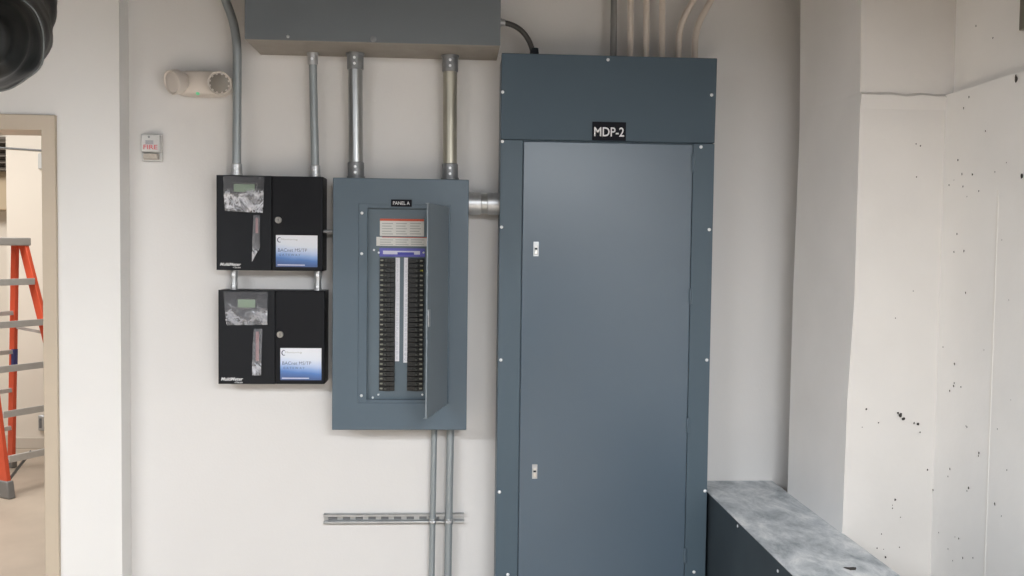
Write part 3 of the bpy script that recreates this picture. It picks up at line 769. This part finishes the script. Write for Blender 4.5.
# ------------------------------------------------------------------ emergency light
ye = -.07
ec = P(198, 84, 0)
el = thing('emergency_light', 'white twin-head emergency light with a green indicator, high on the wall', 'emergency light', (ec.x, -.03, ec.z - .05))
xa, xb = P(168, 84, -.05).x, P(231, 84, -.05).x
z1, z0 = P(200, 70, -.05).z, P(200, 95.5, -.05).z
n_ = 28; out = []
for k in range(n_):
    t = 2 * PI * k / n_; cx_, cz_ = math.cos(t), math.sin(t)
    sx = math.copysign(abs(cx_) ** .55, cx_); sz = math.copysign(abs(cz_) ** .75, cz_)
    out.append(((xa + xb) / 2 + sx * (xb - xa) / 2, (z0 + z1) / 2 + sz * (z1 - z0) / 2))
b = MB(); layers = [(-.001, 1.0), (-.035, 1.0), (-.052, .93), (-.060, .78)]
for (yy, k) in layers:
    b.v += [Vector(((xa + xb) / 2 + (x - (xa + xb) / 2) * (1 - (1 - k) * .5), yy, (z0 + z1) / 2 + (z - (z0 + z1) / 2) * k)) for x, z in out]
for i in range(len(layers) - 1):
    for k in range(n_):
        k2 = (k + 1) % n_; b.f.append([i * n_ + k, i * n_ + k2, (i + 1) * n_ + k2, (i + 1) * n_ + k]); b.mi.append(0)
b.f.append(list(range(n_))); b.mi.append(0); b.f.append([(len(layers) - 1) * n_ + k for k in range(n_)]); b.mi.append(0)
b.build('housing', 'white_plastic', el, sharp=50)
def head(px, py, axis, r, clips=True, lens='reflector'):
    c = P(px, py, -.085); a = Vector(axis).normalized()
    h = MB().lathe(c - a * .055, a, [(0, r * .35), (.012, r * .7), (.035, r * .96), (.055, r), (.066, r), (.068, r * .94), (.062, r * .82)], 28).build('lamp_head', 'white_plastic', el, sharp=45)
    MB().lathe(c + a * .004, a, [(0, r * .80), (.005, r * .80), (.0075, r * .7), (.0075, r * .1)], 28).build('lamp_lens', lens, h)
    if not clips: return
    rb = MB()
    u = a.orthogonal().normalized(); w = a.cross(u)
    for k in range(12):
        t = 2 * PI * k / 12; d = u * math.cos(t) + w * math.sin(t); e_ = -u * math.sin(t) + w * math.cos(t)
        rb.bar(c + a * .010 + d * r * .70, c + a * .010 + d * r * .88, e_ * .007, a * .006)
    rb.build('lens_clip', 'lens_ring', h)
head(219.8, 83.5, (.12, -1, -.10), .0455)
head(174, 82, (-.62, -.78, -.28), .046, False, 'lamp_white')
c = P(197.3, 93, -.062)
MB().lathe((c.x, -.052, c.z), (0, -1, 0), [(0, .007), (.006, .007), (.009, .003)], 12).build('indicator_light', 'green_led', el)
# ------------------------------------------------------------------ fire strobe
yz = -.035
fs0, fs1 = P(140.2, 133.6, yz), P(159.6, 160.4, yz)
fsx = thing('fire_strobe', 'small white wall strobe reading FIRE in red, below the emergency light', 'fire alarm', ((fs0.x + fs1.x) / 2, -.02, fs1.z))
H = fs0.z - fs1.z; W = fs1.x - fs0.x
MB().box(fs0.x - .003, fs1.x + .003, -.014, -.001, fs1.z - .003, fs0.z + .003).build('back_plate', 'grey_plastic', fsx, bevel=.004)
MB().box(fs0.x, fs1.x, yz, -.012, fs1.z + H * .30, fs0.z).build('housing', 'grey_plastic', fsx, bevel=.006)
zm = fs1.z + H * .15
lens_ = MB().hexa([(fs0.x + W * .10, -.012, zm - H * .13), (fs0.x + W * .10, yz + .006, zm - H * .06), (fs1.x - W * .10, yz + .006, zm - H * .06), (fs1.x - W * .10, -.012, zm - H * .13)],
                  [(fs0.x + W * .10, -.012, zm + H * .13), (fs0.x + W * .18, yz - .004, zm + H * .10), (fs1.x - W * .18, yz - .004, zm + H * .10), (fs1.x - W * .10, -.012, zm + H * .13)])
lens_.build('strobe_lens', 'lens', fsx, bevel=.001)
text('FIRE', 'lettering', 'txt_red', fsx, ((fs0.x + fs1.x) / 2 + .002, yz - .0004, fs0.z - H * .50), .017, .052, bold=.012)
gr = MB()
for k in range(4): gr.box(fs0.x + W * .27, fs0.x + W * .68, yz - .0006, yz + .001, fs0.z - H * (.255 + k * .038), fs0.z - H * (.275 + k * .038))
gr.build('sounder_grille', 'ink', fsx)
MB().lathe((fs0.x + W * .45, yz + .001, fs0.z - H * .12), (0, -1, 0), [(0, .004), (.002, .004)], 12).build('mounting_screw', 'zinc_dark', fsx)

# ------------------------------------------------------------------ black wrapped duct, upper left
dk = thing('flexible_duct', 'black wrapped flexible duct end hanging from the ceiling at the upper left', 'duct', P(0, 0, -1.2))
spec = [(-17, 38, 8, -1.725), (-17, 38, 27, -1.705), (-16.5, 38, 42, -1.66), (-16, 37.5, 51, -1.60), (-15, 37, 53.5, -1.545), (-13, 35, 51, -1.51), (-11, 33, 50, -1.47),
        (-8, 29, 51.5, -1.42), (-6, 26, 51.5, -1.37), (-4, 21, 48, -1.31), (-3, 12, 50, -1.25), (-1, 4, 52, -1.18), (0, -5, 50, -1.08), (1, -22, 47, -1.0), (1, -45, 50, -.93), (1, -80, 48, -.87), (1, -130, 49, -.82), (1, -200, 49, -.80), (1, -325, 49, -.80)]
kf = []
for px, py, r, y in spec:
    p = P(px, py, y); kf.append((p, r * (p - CAM).dot(FWD) / F))
pp, rad = [], []
SUB = 5
for i in range(len(kf) - 1):
    for k in range(SUB):
        t = k / SUB; t2 = t * t * (3 - 2 * t)
        pp.append(kf[i][0].lerp(kf[i + 1][0], t)); rad.append(kf[i][1] * (1 - t2) + kf[i + 1][1] * t2)
pp.append(kf[-1][0]); rad.append(kf[-1][1])
bm_ = MB(); n_ = 64; rings = []; u = None
for i, p in enumerate(pp):
    t = (pp[min(i + 9, len(pp) - 1)] - pp[max(i - 9, 0)]).normalized()
    if u is None: u = t.orthogonal().normalized()
    u = (u - t * u.dot(t)).normalized(); w = t.cross(u)
    ring = []
    for k in range(n_):
        th = 2 * PI * k / n_
        d = u * math.cos(th) + w * math.sin(th)
        q = p + d * rad[i]
        a_ = min(1, i / 22)
        ring.append(q + d * (.004 + .007 * a_) * noise.noise(q * 11) + d * .003 * noise.noise(q * 27))
    rings.append(ring)
bm_.v = [v for R in rings for v in R]
for i in range(len(rings) - 1):
    for k in range(n_):
        k2 = (k + 1) % n_; bm_.f.append([i * n_ + k, i * n_ + k2, (i + 1) * n_ + k2, (i + 1) * n_ + k]); bm_.mi.append(0)
bm_.f.append(list(range(n_))); bm_.mi.append(0); bm_.f.append([(len(rings) - 1) * n_ + k for k in range(n_)]); bm_.mi.append(0)
bm_.build('duct_sleeve', 'duct_black', dk, sharp=80)
R = rings[4 * SUB - 2]
MB().tube(R + R[:2], .0028, 8, caps=False).build('ridge_highlight', 'ridge_glint', dk, sharp=80)  # thin tube drawn as the highlight arc along the duct ridge

# ------------------------------------------------------------------ small box at the top right
p0 = PX(1018.5, 31, XU - .05)
MB().box(XU - .05, XU + .001, p0.y - .25, p0.y, p0.z, p0.z + .30).build('junction_box', 'olive', None, bevel=.003)
jb = bpy.data.objects['junction_box']; tag(jb, 'small olive grey box on the right concrete wall at the top edge', 'junction box')

# ------------------------------------------------------------------ ladder in the next room
sdir = Vector((.503, .864, 0)); ddir = Vector((.864, -.503, 0))    # along the steps, towards the climber
g0 = PZ(7.5, 498, 0); g0.z = 0
TOPZ = 1.66; LEAN = .46; WB = .56; WT = .34
ld = thing('step_ladder', 'orange and silver step ladder standing in the next room beyond the doorway', 'ladder', g0 + sdir * WB / 2 - ddir * .4)
def fr_pt(side, z):                      # on the front rails (side 0 near, 1 far)
    k = z / TOPZ; w = WB + (WT - WB) * k; mid = g0 + sdir * WB / 2 - ddir * LEAN * k
    return mid + sdir * (w / 2) * (1 if side else -1) + Vector((0, 0, z))
RS = .22
def re_pt(side, z):
    k = z / TOPZ; w = WB * .92 + (WT * .9 - WB * .92) * k
    mid = g0 + sdir * WB / 2 - ddir * (LEAN + .05 + RS * (1 - k))
    return mid + sdir * (w / 2) * (1 if side else -1) + Vector((0, 0, z))
for s_ in (0, 1):
    MB().bar(fr_pt(s_, .05), fr_pt(s_, TOPZ - .04), sdir * .028, ddir * .075).build('front_rail', 'orange', ld, bevel=.003)
    MB().bar(re_pt(s_, .04), re_pt(s_, TOPZ - .04), sdir * .028, ddir * .055).build('rear_rail', 'orange', ld, bevel=.003)
    a = fr_pt(s_, 0); MB().bar(a, fr_pt(s_, .11), sdir * .05, ddir * .10).build('foot', 'boot', ld, bevel=.008)
    a = re_pt(s_, 0); MB().bar(a, re_pt(s_, .09), sdir * .045, ddir * .075).build('foot', 'boot', ld, bevel=.008)
    MB().bar(fr_pt(s_, 1.01), re_pt(s_, 1.04), (0, 0, .022), sdir * .006).build('spreader', 'alu', ld)
    MB().bar(fr_pt(s_, .07) - ddir * .02, fr_pt(s_, .25) * .62 + fr_pt(1 - s_, .25) * .38, (0, 0, .02), ddir * .012).build('brace', 'zinc_dark', ld)
    MB().bar(re_pt(s_, .76) + ddir * .014, re_pt(s_, .88) + ddir * .014, sdir * .030, ddir * .03).build('sticker', 'blue_sticker', ld)
for z in (.24, .52, .805, 1.09, 1.37):
    a, b_ = fr_pt(0, z), fr_pt(1, z); dd = (b_ - a).normalized() * .014
    MB().bar(a + dd, b_ - dd, ddir * .085, (0, 0, .012)).bar(a + dd + ddir * .042, b_ - dd + ddir * .042, ddir * .006, (0, 0, .045)).build('step', 'alu', ld, bevel=.002)
for z in (.30, .58, .86, 1.14):
    MB().bar(re_pt(0, z), re_pt(1, z), ddir * .03, (0, 0, .03)).build('rear_rung', 'alu', ld, bevel=.002)
tc = g0 + sdir * WB / 2 - ddir * (LEAN + .03)
MB().bar(tc - sdir * (WT / 2 + .03) + Vector((0, 0, TOPZ - .015)), tc + sdir * (WT / 2 + .03) + Vector((0, 0, TOPZ - .015)), ddir * .17, (0, 0, .055)).build('top_cap', 'cap_grey', ld, bevel=.006)

# small things on the far wall
yw = YF - .02
a, c = P(38.5, 153.5, yw), P(47, 169, yw)
MB().box(a.x, c.x, YF - .035, YF - .001, c.z, a.z).build('wall_sounder', 'grey_plastic', None, bevel=.006)
tag(bpy.data.objects['wall_sounder'], 'small pale box high on the far wall beside the door frame', 'alarm box')
a, c = P(38.2, 415, yw), P(47, 431, yw)
ot = thing('outlet_cover', 'small metal outlet cover low on the far wall beyond the doorway', 'outlet', ((a.x + c.x) / 2, YF, c.z))
MB().box(a.x, c.x, YF - .03, YF - .001, c.z, a.z).build('cover_plate', 'zinc', ot, bevel=.012)
MB().box(a.x + .012, a.x + .03, YF - .034, YF - .028, c.z + .025, a.z - .025).build('socket', 'slot', ot, bevel=.003)
a, c = P(-6, 147.2, YF - .008), P(60, 151.6, YF - .008)
MB().tube([a, c], .007, 10).build('sprinkler_line', 'zinc_dark', None)
tag(bpy.data.objects['sprinkler_line'], 'thin grey line running across the top of the doorway in the next room', 'cable')
a, c = P(-40, 134, YF + .1), P(6, 169, YF + .1)
lv = MB()
lv.box(a.x, c.x, YF + .25, YF + .29, c.z, a.z)
for k in range(5): 
    zz = c.z + (a.z - c.z) * (k + .5) / 5
    lv.hexa([(a.x, YF + .17, zz - .03), (c.x, YF + .17, zz - .03), (c.x, YF + .26, zz + .0), (a.x, YF + .26, zz + .0)], [(a.x, YF + .17, zz - .02), (c.x, YF + .17, zz - .02), (c.x, YF + .26, zz + .012), (a.x, YF + .26, zz + .012)])
lv.build('louver_vent', 'louver', None)
tag(bpy.data.objects['louver_vent'], 'grey slatted vent at the top left corner of the doorway in the next room', 'vent')

# ------------------------------------------------------------------ light
def area(name, loc, sx, sy_, watt, col, rot=(0, 0, 0), spread=PI):
    l = bpy.data.lights.new(name, 'AREA'); l.shape = 'RECTANGLE'; l.size = sx; l.size_y = sy_; l.energy = watt; l.color = col; l.spread = spread
    o = bpy.data.objects.new(name, l); COL.objects.link(o); o.location = loc; o.rotation_euler = rot; return o
CW = (.955, .985, 1.02)
area('strip_light_left', (-2.5, -3.8, 2.62), 2.4, .14, 218, CW)
area('strip_light_rear', (1.1, -6.4, 2.66), 1.6, .16, 150, CW)
area('strip_light_right', (.6, -4.3, 2.50), 1.2, .14, 178, CW)
area('next_room_light', (-3.3, 1.9, 3.2), 1.8, 1.2, 92, (1.0, .965, .92))
area('next_room_light_left', (-5.0, 2.4, 3.2), 1.2, 1.2, 40, (1.0, .965, .92))
w = bpy.data.worlds.new('world'); SC.world = w; w.use_nodes = True
bg = w.node_tree.nodes['Background']; bg.inputs[0].default_value = (1.0, .90, .80, 1); bg.inputs[1].default_value = .05
SC.view_settings.view_transform = 'Standard'
SC.view_settings.look = 'None'
SC.view_settings.exposure = 0
SC.view_settings.gamma = 1
